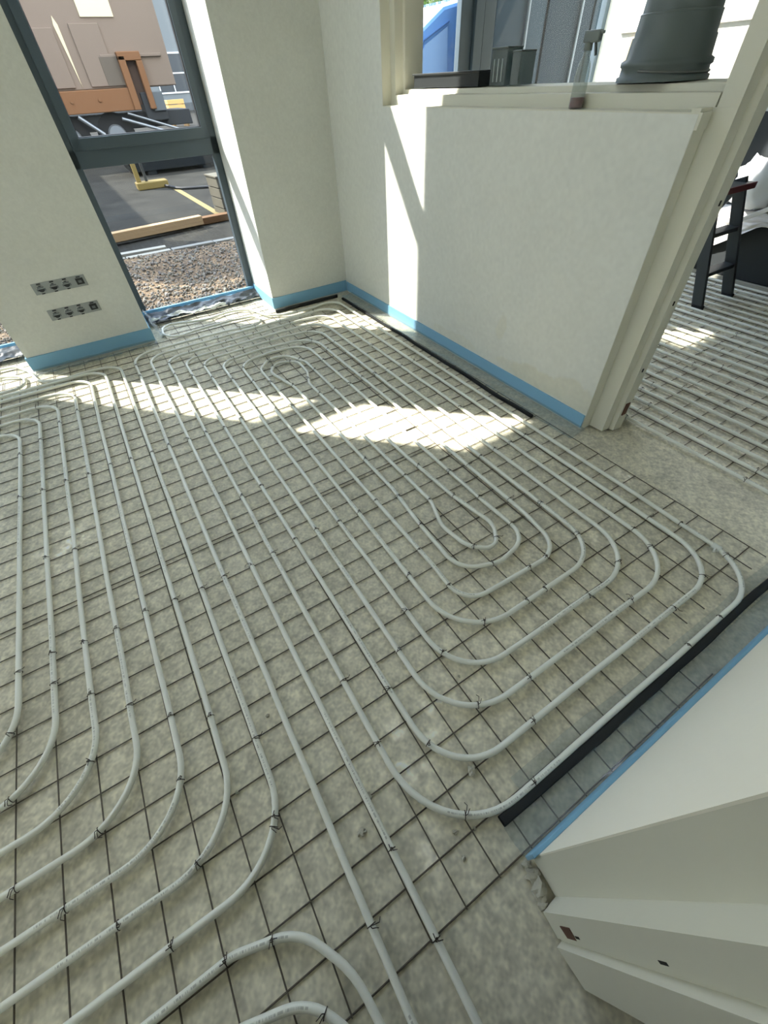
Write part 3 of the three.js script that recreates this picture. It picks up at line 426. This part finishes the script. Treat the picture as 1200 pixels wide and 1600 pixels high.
// ---------------------------------------------------------------- the neighbouring room
{
  const lad = thing('step_ladder', 'dark step ladder with a red edged top step beyond the doorway', 'ladder'), alu = std(0x3d4346, 0.5, { metalness: 0.3 }), red = std(0x5e2426, 0.5), rubber = std(0x15181a, 0.8);
  const F = (x, y) => [x, y, -0.60 - y * 0.39];
  for (const [x0, x1] of [[4.48, 4.535], [4.88, 4.845]]) {
    const r = mesh('rail', beam(F(x0, 0.02), F(x1, 0.72), 0.03, 0.075, [0, 0.36, 0.93], 0.004), alu, lad); mesh('foot', rbox(x0 - 0.018, x0 + 0.018, 0, 0.035, -0.645, -0.565, 0.006), rubber, r);
    const q = mesh('rear_leg', beam([x0 + (x1 - x0) * 0.4, 0.02, -1.22], [x1, 0.68, -0.87], 0.025, 0.04, [0, 0, 1], 0.004), alu, lad); mesh('foot', rbox(x0 + (x1 - x0) * 0.4 - 0.016, x0 + (x1 - x0) * 0.4 + 0.016, 0, 0.03, -1.245, -1.195, 0.005), rubber, q);
  }
  [0.225, 0.45].forEach((y, i) => { const c = 0.065 * y / 0.7; mesh('tread', rbox(4.49 + c, 4.87 - c, y - 0.02, y + 0.008, -0.60 - y * 0.39 - 0.045, -0.60 - y * 0.39 + 0.04, 0.004), alu, lad); });
  const top = mesh('top_step', rbox(4.50, 4.90, 0.672, 0.70, -0.97, -0.80, 0.005), alu, lad); mesh('red_edge', rbox(4.50, 4.90, 0.665, 0.702, -0.80, -0.788, 0.003), red, top);
  mesh('brace', merged([bar([4.52, 0.30, -1.06], [4.86, 0.30, -1.06], 0.008, 8)]), alu, lad);

  const st = thing('insulation_stack', 'dark insulation boards standing on edge against the far wall', 'boards', [0, 0, 0]);
  const dk = std(0x2b3032, 0.85); for (let k = 0; k < 3; k++) mesh('board', rbox(5.215 + 0.04 * k, 5.252 + 0.04 * k, 0.036, 0.43 - 0.012 * (k % 2), -1.75 + 0.04 * k, 0.65 - 0.05 * k, 0.005), dk, st);
  mesh('tall_board', rbox(5.333, 5.341, 0.036, 1.02, -1.9, 0.8, 0.004), dk, st);
  mesh('batten', rbox(5.20, 5.335, 0.001, 0.034, -1.7, 0.55, 0.005), std(0xa8a79b, 0.8), st);
  single('sun_shaped_sheet', grid(60, 26, (u, v) => { const z = -1.45 + 1.6 * u, lo = Math.min(0.40, Math.max(0.05, 0.19 + 0.66 * (z + 1.06))), f = fbm(z * 10, v * 7 + 3, 4); return v < 0.7 ? [5.155 + 0.045 * f + 0.02 * v, lo + (0.45 - lo) * v / 0.7 + 0.01 * f, z] : [5.185 + 0.14 * (v - 0.7) / 0.3, 0.455 + 0.03 * f, z]; }), std(0xdcdad6, 0.6), 'crumpled white sheet hung over the dark boards, lower edge shaped as the sunlight border', 'sheet');  // lower outline follows the border between sun and shade
  const bag = single('plastic_bag', lump(0.10, 0.17, 0.18, 4, 0.42, 4, 2.2), std(0xe3e6e6, 0.5), 'white knotted plastic bag on top of the dark boards', 'bag'); bag.position.set(5.24, 0.63, -0.93);
  single('white_batten', beam([5.11, 0.44, -0.86], [5.13, 0.60, -0.60], 0.035, 0.03, [0, 1, 0], 0.004), std(0xe3e1da, 0.6), 'short white batten leaning on the crumpled sheet', 'batten');
  single('edge_tape', rbox(5.342, 5.35, 0.012, 0.09, -2.6, 3.3, 0.002, 1), std(0xb9bdb6, 0.6), 'pale tape along the foot of the far wall in the neighbouring room', 'tape');
  const cable = single('wall_trunking', rbox(5.33, 5.35, 1.47, 1.50, -2.55, 1.2, 0.003), std(0xc7c3ba, 0.6), 'pale cable trunking across the far wall', 'trunking');
  const pl = single('wall_panel', rbox(5.335, 5.35, 0.75, 1.44, -2.45, -1.72, 0.003), std(0xc9b48f, 0.75), 'beige board screwed to the far wall below the trunking', 'board');
}

// ---------------------------------------------------------------- outside
const GY = -0.06;
{
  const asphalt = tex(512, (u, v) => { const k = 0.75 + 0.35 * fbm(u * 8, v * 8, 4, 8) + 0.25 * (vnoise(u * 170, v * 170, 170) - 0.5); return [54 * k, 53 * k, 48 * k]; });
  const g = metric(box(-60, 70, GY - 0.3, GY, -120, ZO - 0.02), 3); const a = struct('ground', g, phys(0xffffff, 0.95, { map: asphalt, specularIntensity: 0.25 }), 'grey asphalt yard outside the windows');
  // gravel and earth strip along the house
  const earthMap = tex(512, (u, v) => { const a2 = fbm(u * 14, v * 14, 5, 14), b = vnoise(u * 110, v * 110, 110), c = sm(0.5, 0.75, b); return [92 + 80 * (a2 - 0.5) + 50 * c, 76 + 70 * (a2 - 0.5) + 43 * c, 56 + 54 * (a2 - 0.5) + 36 * c]; });
  const eg = grid(240, 60, (u, v) => { const x = -6 + 9 * u, z = -3.225 - 1.83 * v; return [x, GY + 0.035 + 0.06 * fbm(x * 2.2, z * 2.2, 3) * sm(0, 0.15, v) + 0.03 * fbm(x * 14, z * 14, 3), z]; });
  { const p = eg.attributes.position, uv = eg.attributes.uv; for (let i = 0; i < p.count; i++) uv.setXY(i, p.getX(i), p.getZ(i)); const idx = eg.index.array; for (let i = 0; i < idx.length; i += 3) { const t = idx[i]; idx[i] = idx[i + 1]; idx[i + 1] = t; } eg.computeVertexNormals(); }
  const e = single('earth_strip', eg, std(0xffffff, 0.95, { map: earthMap, side: THREE.DoubleSide }), 'strip of brown earth and gravel along the outside of the windows', 'earth'); e.userData.kind = 'stuff';
  const stone = lump(1, 0.7, 0.85, 3, 0.4, 1), r = rng(41), N = 9000, im = new THREE.InstancedMesh(stone, std(0xffffff, 0.9), N), mt = new THREE.Matrix4(), q = new THREE.Quaternion(), col = new THREE.Color();
  for (let i = 0; i < N; i++) { const x = -1.6 + 5.0 * r(), z = -3.25 - 1.78 * Math.pow(r(), 1.5), s = 0.006 + 0.016 * r() * r(); q.setFromEuler(new THREE.Euler(r() * 6, r() * 6, r() * 6)); const y = GY + 0.035 + 0.06 * fbm(x * 2.2, z * 2.2, 3) * sm(0, 0.15, (-3.205 - z) / 1.85) + 0.03 * fbm(x * 14, z * 14, 3); mt.compose(new THREE.Vector3(x, y + s * 0.3, z), q, new THREE.Vector3(s, s, s)); im.setMatrixAt(i, mt); const k = 0.10 + 0.22 * r(); im.setColorAt(i, col.setRGB(k, k * (0.88 + 0.06 * r()), k * (0.70 + 0.12 * r()))); }
  im.name = 'gravel'; im.castShadow = im.receiveShadow = true; scene.add(im); meta(im, 'loose gravel scattered on the earth outside the windows', 'gravel', null, 'stuff');
  // kerb stones
  const kg = rbox(-0.245, 0.245, -0.06, 0.06, -0.045, 0.045, 0.008), km = [std(0x8f8d84, 0.9), std(0x9b988c, 0.9), std(0x85847d, 0.9)];
  const kerb = thing('kerb', 'low row of grey kerb stones at the edge of the yard', 'kerb', [0, GY + 0.03, -5.12]);
  for (let i = 0; i < 10; i++) { const m = mesh('kerb_stone', kg, km[i % 3], kerb); m.position.set(-2.2 + i * 0.5, 0.004 * (i % 3), 0.012 * ((i * 7) % 3 - 1)); m.rotation.y = 0.012 * ((i * 5) % 3 - 1); }
  // timber
  const wood = tex(256, (u, v) => { const k = 0.8 + 0.4 * fbm(u * 2, v * 40, 4); return [178 * k, 146 * k, 104 * k]; }), wm = std(0xffffff, 0.8, { map: wood }), wd = std(0xa08c74, 0.85, { map: wood });
  single('timber_beam', beam([-0.6, GY + 0.09, -6.02], [2.25, GY + 0.09, -6.42], 0.12, 0.10, [0, 1, 0], 0.006), wm, 'long pale timber beam lying in the yard', 'beam');
  single('timber_beam', beam([-0.9, GY + 0.05, -6.30], [4.2, GY + 0.05, -6.72], 0.14, 0.08, [0, 1, 0], 0.006), wd, 'longer darker timber beam behind the pale one', 'beam');
  single('timber_beam', beam([-0.8, GY + 0.03, -5.62], [1.55, GY + 0.03, -5.50], 0.10, 0.05, [0, 1, 0], 0.005), std(0x9a978b, 0.85), 'grey weathered board just beyond the kerb', 'board');
  // pallet box with stencilled boards
  const pbScale = 0.62; const pb = thing('pallet_box', 'grey wooden pallet box with a light stencilled panel in the yard', 'box', [2.98, GY, -7.15], 0.12), pm = std(0x5f5a4b, 0.85), lm = std(0xb9ac85, 0.8), ink = std(0x3a3a33, 0.85);
  pb.scale.setScalar(pbScale);
  for (let k = 0; k < 3; k++) mesh('slat', rbox(-0.45, 0.45, 0.14 + k * 0.2, 0.32 + k * 0.2, 0.30, 0.33, 0.004), pm, pb), mesh('slat', rbox(-0.45, 0.45, 0.14 + k * 0.2, 0.32 + k * 0.2, -0.33, -0.30, 0.004), pm, pb), mesh('slat', rbox(-0.45, -0.42, 0.14 + k * 0.2, 0.32 + k * 0.2, -0.30, 0.30, 0.004), pm, pb), mesh('slat', rbox(0.42, 0.45, 0.14 + k * 0.2, 0.32 + k * 0.2, -0.30, 0.30, 0.004), pm, pb);
  for (const x of [-0.4, 0, 0.4]) mesh('block', rbox(x - 0.05, x + 0.05, 0, 0.12, -0.33, 0.33, 0.004), pm, pb);
  mesh('lid', rbox(-0.47, 0.47, 0.73, 0.76, -0.35, 0.35, 0.004), pm, pb);
  const panel = mesh('light_panel', rbox(-0.16, 0.42, 0.18, 0.68, 0.331, 0.341, 0.003), lm, pb);
  const strokes = [[-0.10, 0.00, 0.58, 0.62], [-0.10, -0.06, 0.26, 0.62], [-0.10, 0.00, 0.26, 0.30], [-0.03, 0.04, 0.42, 0.46], [0.04, 0.08, 0.28, 0.56], [0.13, 0.30, 0.56, 0.60], [0.26, 0.30, 0.28, 0.60], [0.15, 0.26, 0.42, 0.46], [0.13, 0.30, 0.26, 0.30]];
  mesh('stencil', merged(strokes.map(([a0, b0, c0, d0]) => box(a0, b0, c0, d0, 0.341, 0.3425))), ink, panel);
  // yellow kerb rail and black hose
  const yl = thing('yellow_barrier_foot', 'yellow painted barrier foot standing in the yard', 'barrier', [2.28, GY, -10.6]), ym = std(0x74632e, 0.7);
  mesh('base', rbox(-0.25, 0.35, 0, 0.12, -0.14, 0.14, 0.02), ym, yl); mesh('post', rbox(-0.22, -0.14, 0.12, 0.75, -0.05, 0.05, 0.01), ym, yl); mesh('post', rbox(-0.06, -0.01, 0.12, 0.75, -0.03, 0.03, 0.008), std(0x2a2c28, 0.7), yl);
  single('ground_cable', tube(dense(rounded([[2.55, -10.5, 0.4, GY + 0.03], [2.7, -9.9, 0.5, GY + 0.02], [3.6, -9.4, 0.5, GY + 0.02], [6, -9.2, 0.4, GY + 0.02]]), 0.1, 9, 0.01), 0.025, 8), std(0x141617, 0.6), 'black cable lying on the yard beside the barrier foot', 'cable');
  single('yellow_line', box(2.62, 2.72, GY + 0.001, GY + 0.004, -10.3, -6.9), std(0x7d6f43, 0.85), 'worn yellow line painted on the asphalt', 'road marking').rotation.y = 0.0;
  // dark plate compactor like block under the transom
  const dkc = thing('rubbish_skip', 'low black skip standing in the yard behind the barrier foot', 'skip', [3.4, GY, -13.2]), bm = phys(0x181d1f, 0.7, { specularIntensity: 0.2 });
  dkc.scale.set(1, 0.55, 1);
  mesh('body', new THREE.ExtrudeGeometry(new THREE.Shape([[-1.1, 0.15], [0.9, 0.15], [1.25, 0.95], [-1.25, 0.95]].map((a3) => new THREE.Vector2(...a3))), { depth: 1.2, bevelEnabled: true, bevelSize: 0.02, bevelThickness: 0.02, bevelSegments: 1 }).translate(0, 0, -0.6), bm, dkc);
  mesh('rim', merged([rbox(-1.3, 1.3, 0.94, 1.0, 0.58, 0.66, 0.01), rbox(-1.3, 1.3, 0.94, 1.0, -0.66, -0.58, 0.01)]), bm, dkc); for (const x of [-0.7, 0.6]) mesh('skid', rbox(x - 0.1, x + 0.1, 0, 0.15, -0.6, 0.6, 0.01), bm, dkc);

  // roll-off truck with a beige body
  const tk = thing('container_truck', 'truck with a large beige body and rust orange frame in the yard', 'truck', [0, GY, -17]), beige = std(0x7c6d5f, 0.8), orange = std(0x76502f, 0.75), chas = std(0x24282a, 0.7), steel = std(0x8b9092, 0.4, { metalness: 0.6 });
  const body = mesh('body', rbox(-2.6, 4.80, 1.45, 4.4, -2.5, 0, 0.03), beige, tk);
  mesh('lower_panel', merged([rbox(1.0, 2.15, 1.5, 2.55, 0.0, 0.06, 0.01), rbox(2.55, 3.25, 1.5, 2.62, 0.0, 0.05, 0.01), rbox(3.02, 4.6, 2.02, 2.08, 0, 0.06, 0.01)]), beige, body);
  mesh('recess', rbox(2.98, 3.42, 1.5, 2.04, 0.0, 0.065, 0.004), std(0x5f564a, 0.8), body);  // raised flat plate, told apart only by its darker beige
  mesh('painted_sun_sliver', new THREE.ExtrudeGeometry(new THREE.Shape([[2.32, 1.5], [2.32, 2.6], [2.26, 2.75], [2.22, 2.6]].map((a4) => new THREE.Vector2(...a4))), { depth: 0.02, bevelEnabled: false }).rotateY(0.0), std(0xd8cba6, 0.8), body);  // pale colour stands in for a sliver of sunlight on the body
  mesh('painted_sun_panel', rbox(2.9, 3.7, 2.72, 3.5, 0, 0.03, 0.01), std(0xd9cda9, 0.8), body);  // sunlight on this part of the body put into a pale colour
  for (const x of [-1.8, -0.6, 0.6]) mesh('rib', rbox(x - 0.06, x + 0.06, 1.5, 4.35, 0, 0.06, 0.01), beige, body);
  const fr = mesh('side_rail', rbox(-2.6, 3.45, 1.0, 1.45, -0.1, 0.16, 0.02), orange, tk); mesh('bolt_row', merged([-1, 0, 1, 1.9, 2.6].map((x) => bar([x, 1.25, 0.15], [x, 1.25, 0.19], 0.04, 8))), orange, fr);
  const po = mesh('stake', merged([rbox(3.42, 3.60, 1.0, 2.05, 0.0, 0.22, 0.02), rbox(3.86, 4.02, 1.0, 1.95, 0.0, 0.22, 0.02), rbox(3.42, 4.02, 1.95, 2.12, 0.0, 0.22, 0.02)]), orange, tk); mesh('slot', rbox(3.6, 3.86, 1.1, 1.95, 0.02, 0.05, 0.004), std(0x3c2c22, 0.8), po);
  mesh('chassis', merged([rbox(-2.5, 5.0, 0.62, 0.95, -1.6, -0.1, 0.02), rbox(3.7, 4.3, 0.75, 1.35, -0.5, 0.1, 0.03)]), chas, tk);
  mesh('tool_box', rbox(3.95, 4.3, 0.95, 1.35, 0.1, 0.16, 0.02), std(0x545b5e, 0.6), tk);
  for (const x of [-1.6, 1.55, 2.75]) { const w = mesh('wheel', new THREE.CylinderGeometry(0.5, 0.5, 0.3, 28).rotateX(Math.PI / 2).translate(x, 0.5, -0.2), std(0x17191a, 0.8), tk); mesh('hub', new THREE.CylinderGeometry(0.22, 0.26, 0.06, 20).rotateX(Math.PI / 2).translate(x, 0.5, -0.03), steel, w); }
  mesh('ram', merged([bar([1.9, 0.95, 0.1], [2.4, 0.55, 0.1], 0.05, 10), bar([3.0, 0.85, 0.1], [4.3, 0.45, 0.1], 0.04, 10), bar([3.2, 0.95, 0.1], [4.6, 0.5, 0.1], 0.03, 10)]), steel, tk);
  // stacked crate far off
  const cr = thing('timber_crate', 'pale slatted timber crate far off beside the truck', 'crate', [7.3, GY, -30], 0.1), cm = std(0xcaa564, 0.8);
  for (let k = 0; k < 4; k++) mesh('slat', rbox(-0.42, 0.42, 0.28 + k * 0.19, 0.44 + k * 0.19, 0.34, 0.40, 0.008), cm, cr), mesh('slat', rbox(-0.42, -0.36, 0.28 + k * 0.19, 0.44 + k * 0.19, -0.34, 0.34, 0.008), cm, cr); mesh('post', merged([rbox(-0.4, -0.3, 0, 1.0, -0.3, 0.34, 0.01), rbox(0.3, 0.4, 0, 1.0, -0.3, 0.34, 0.01)]), std(0x6f5836, 0.85), cr);
  // long wall beyond the truck, and an unseen block added to shade the yard
  const bl = thing('workshop_building', 'grey clad workshop building far behind the truck', 'building', [14, GY, -52]), bw = std(0x6b7274, 0.8), bwin = std(0x2b3338, 0.3), bfr = std(0xc9cccb, 0.6);
  mesh('wall', box(-26, 30, 0, 8, -8, 0), bw, bl); mesh('plinth', box(-26, 30, 0, 0.5, 0, 0.06), std(0x4c5152, 0.85), bl);
  for (let k = 0; k < 12; k++) { const x = -13 + k * 3.4, w = mesh('window', box(x, x + 2.4, 1.2, 3.4, 0.0, 0.03), bwin, bl); mesh('window_frame', merged([box(x - 0.08, x + 2.48, 3.4, 3.5, 0, 0.08), box(x - 0.08, x + 2.48, 1.1, 1.2, 0, 0.08), box(x - 0.08, x, 1.2, 3.4, 0, 0.08), box(x + 2.4, x + 2.48, 1.2, 3.4, 0, 0.08), box(x + 1.16, x + 1.24, 1.2, 3.4, 0, 0.08), box(x, x + 2.4, 2.26, 2.34, 0, 0.08)]), bfr, w); }
  const tw = thing('shadow_tower', 'boarded scaffold tower added unseen left of the window view, throwing a shadow on the earth', 'shadow_caster', [-1.1, GY, -7.6]); mesh('cladding', box(-0.58, 0.58, 0.1, 4.5, -0.58, 0.58), std(0x8d8a82, 0.85), tw); for (const [a7, b7] of [[-0.6, -0.6], [0.6, -0.6], [-0.6, 0.6], [0.6, 0.6]]) mesh('post', bar([a7, 0, b7], [a7, 4.7, b7], 0.024, 8), steel, tw);  // unseen tower added only to cast the shadow on the earth
  const sh = thing('shade_block', 'plain unseen block added left of the yard, throwing its shade on the asphalt', 'building', [-8.2, GY, -14.5]); mesh('wall', box(-5.5, 5.5, 0, 5.2, -4, 4), std(0x8d8a82, 0.85), sh); mesh('roof', box(-5.8, 5.8, 5.2, 5.4, -4.3, 4.3), std(0x4a4a48, 0.8), sh);

  // blue van seen through the neighbouring room's window
  const van = thing('blue_van', 'light blue van parked outside the neighbouring window', 'van', [0, GY, -5.0]), blue = phys(0x6c9ad4, 0.3, { clearcoat: 1, clearcoatRoughness: 0.05 }), skyTintGlass = phys(0x8fb0d8, 0.08, { clearcoat: 1 }), vb = std(0x121416, 0.7);
  const shp = new THREE.Shape([[3.15, 0.35], [3.05, 0.75], [3.25, 1.02], [4.0, 1.18], [4.55, 1.36], [5.02, 1.68], [5.35, 1.86], [5.9, 1.95], [8.4, 1.97], [8.5, 1.8], [8.52, 0.35]].map((a5) => new THREE.Vector2(...a5)));
  const vbdy = mesh('body', new THREE.ExtrudeGeometry(shp, { depth: 1.75, bevelEnabled: true, bevelSize: 0.05, bevelThickness: 0.08, bevelSegments: 3 }).translate(0, 0, -1.85), blue, van);
  const vs = new THREE.Shape([[4.75, 1.20], [5.08, 1.60], [5.40, 1.74], [5.44, 1.16], [5.2, 1.14]].map((a6) => new THREE.Vector2(...a6)));
  mesh('side_window', new THREE.ExtrudeGeometry(vs, { depth: 0.012, bevelEnabled: false }).translate(0, 0, -0.02), skyTintGlass, vbdy);  // reflected sky is put into the light blue pane colour
  mesh('window_trim', merged([beam([4.72, 1.18, -0.01], [5.06, 1.63, -0.01], 0.012, 0.012), beam([5.06, 1.63, -0.01], [5.42, 1.775, -0.01], 0.012, 0.012)]), std(0x3f5f8c, 0.4), vbdy);
  mesh('mirror', lump(0.05, 0.1, 0.06, 8, 0.1, 2).translate(5.30, 1.22, 0.05), blue, van);
  for (const x of [3.9, 7.5]) { const w = mesh('wheel', new THREE.CylinderGeometry(0.33, 0.33, 0.22, 28).rotateX(Math.PI / 2).translate(x, 0.33, -0.09), vb, van); mesh('hub', new THREE.CylinderGeometry(0.18, 0.2, 0.03, 20).rotateX(Math.PI / 2).translate(x, 0.33, 0.03), std(0x9aa0a3, 0.4, { metalness: 0.6 }), w); }
  // dark site container
  const sc = thing('site_container', 'dark grey steel site container close outside the neighbouring window', 'container', [5.42, GY, -4.25]), scm = phys(0x182023, 0.8, { specularIntensity: 0.15 }), scl = phys(0x1f292c, 0.7, { specularIntensity: 0.15 });
  mesh('shell', rbox(0, 3.2, 0.1, 2.7, -0.6, -0.06, 0.03), scm, sc); for (let k = 0; k < 4; k++) mesh('door_leaf', rbox(0.06 + k * 0.78, 0.80 + k * 0.78, 0.25, 2.6, -0.06, -0.03, 0.008), k % 2 ? scm : scl, sc); mesh('skid', rbox(0.05, 3.15, 0, 0.1, -0.55, -0.1, 0.01), scm, sc);
  mesh('lock_rod', merged([bar([0.5, 0.3, 0.0], [0.5, 2.5, 0.0], 0.018, 8), bar([1.35, 0.3, 0.0], [1.35, 2.5, 0.0], 0.018, 8)]), std(0x4a5352, 0.4, { metalness: 0.5 }), sc);
  // tree beyond the van
  const tree = thing('leafy_tree', 'green leafy tree standing beyond the blue van', 'tree', [9.4, GY, -13.5]); mesh('trunk', new THREE.CylinderGeometry(0.16, 0.24, 2.2, 10).translate(0, 1.1, 0), std(0x4a3c2c, 0.9), tree);
  const leaf = new THREE.BufferGeometry(); leaf.setAttribute('position', new THREE.Float32BufferAttribute([0, 0, 0, 0.5, 0.12, 0.06, 1, 0, 0, 0.5, -0.12, 0.06].map((v2, i2) => v2 * (i2 % 3 === 1 ? 2.4 : 1)), 3)); leaf.setIndex([0, 3, 1, 1, 3, 2]); leaf.computeVertexNormals();
  const NL = 9000, lim = new THREE.InstancedMesh(leaf, phys(0xffffff, 0.7, { transmission: 0.25, thickness: 0, side: THREE.DoubleSide }), NL), r2 = rng(90);
  for (let i = 0; i < NL; i++) { const th = r2() * Math.PI * 2, cz = r2() * 2 - 1, rad = (0.55 + 0.45 * Math.cbrt(r2())) * (0.8 + 0.35 * fbm(th * 2 + 4, cz * 3 + 4, 3)), s = Math.sqrt(1 - cz * cz); q.setFromEuler(new THREE.Euler(r2() * 6, r2() * 6, r2() * 6)); const sc2 = 0.13 + 0.12 * r2(); mt.compose(new THREE.Vector3(Math.cos(th) * s * rad * 2.6, 3.0 + cz * rad * 2.6, Math.sin(th) * s * rad * 2.4), q, new THREE.Vector3(sc2, sc2, sc2)); lim.setMatrixAt(i, mt); const k = 0.5 + 0.7 * r2(); lim.setColorAt(i, col.setRGB(0.13 * k, 0.22 * k, 0.05 * k)); }
  lim.name = 'foliage'; lim.userData.kind = 'stuff'; lim.castShadow = lim.receiveShadow = true; tree.add(lim);
}

renderer.render(scene, camera);
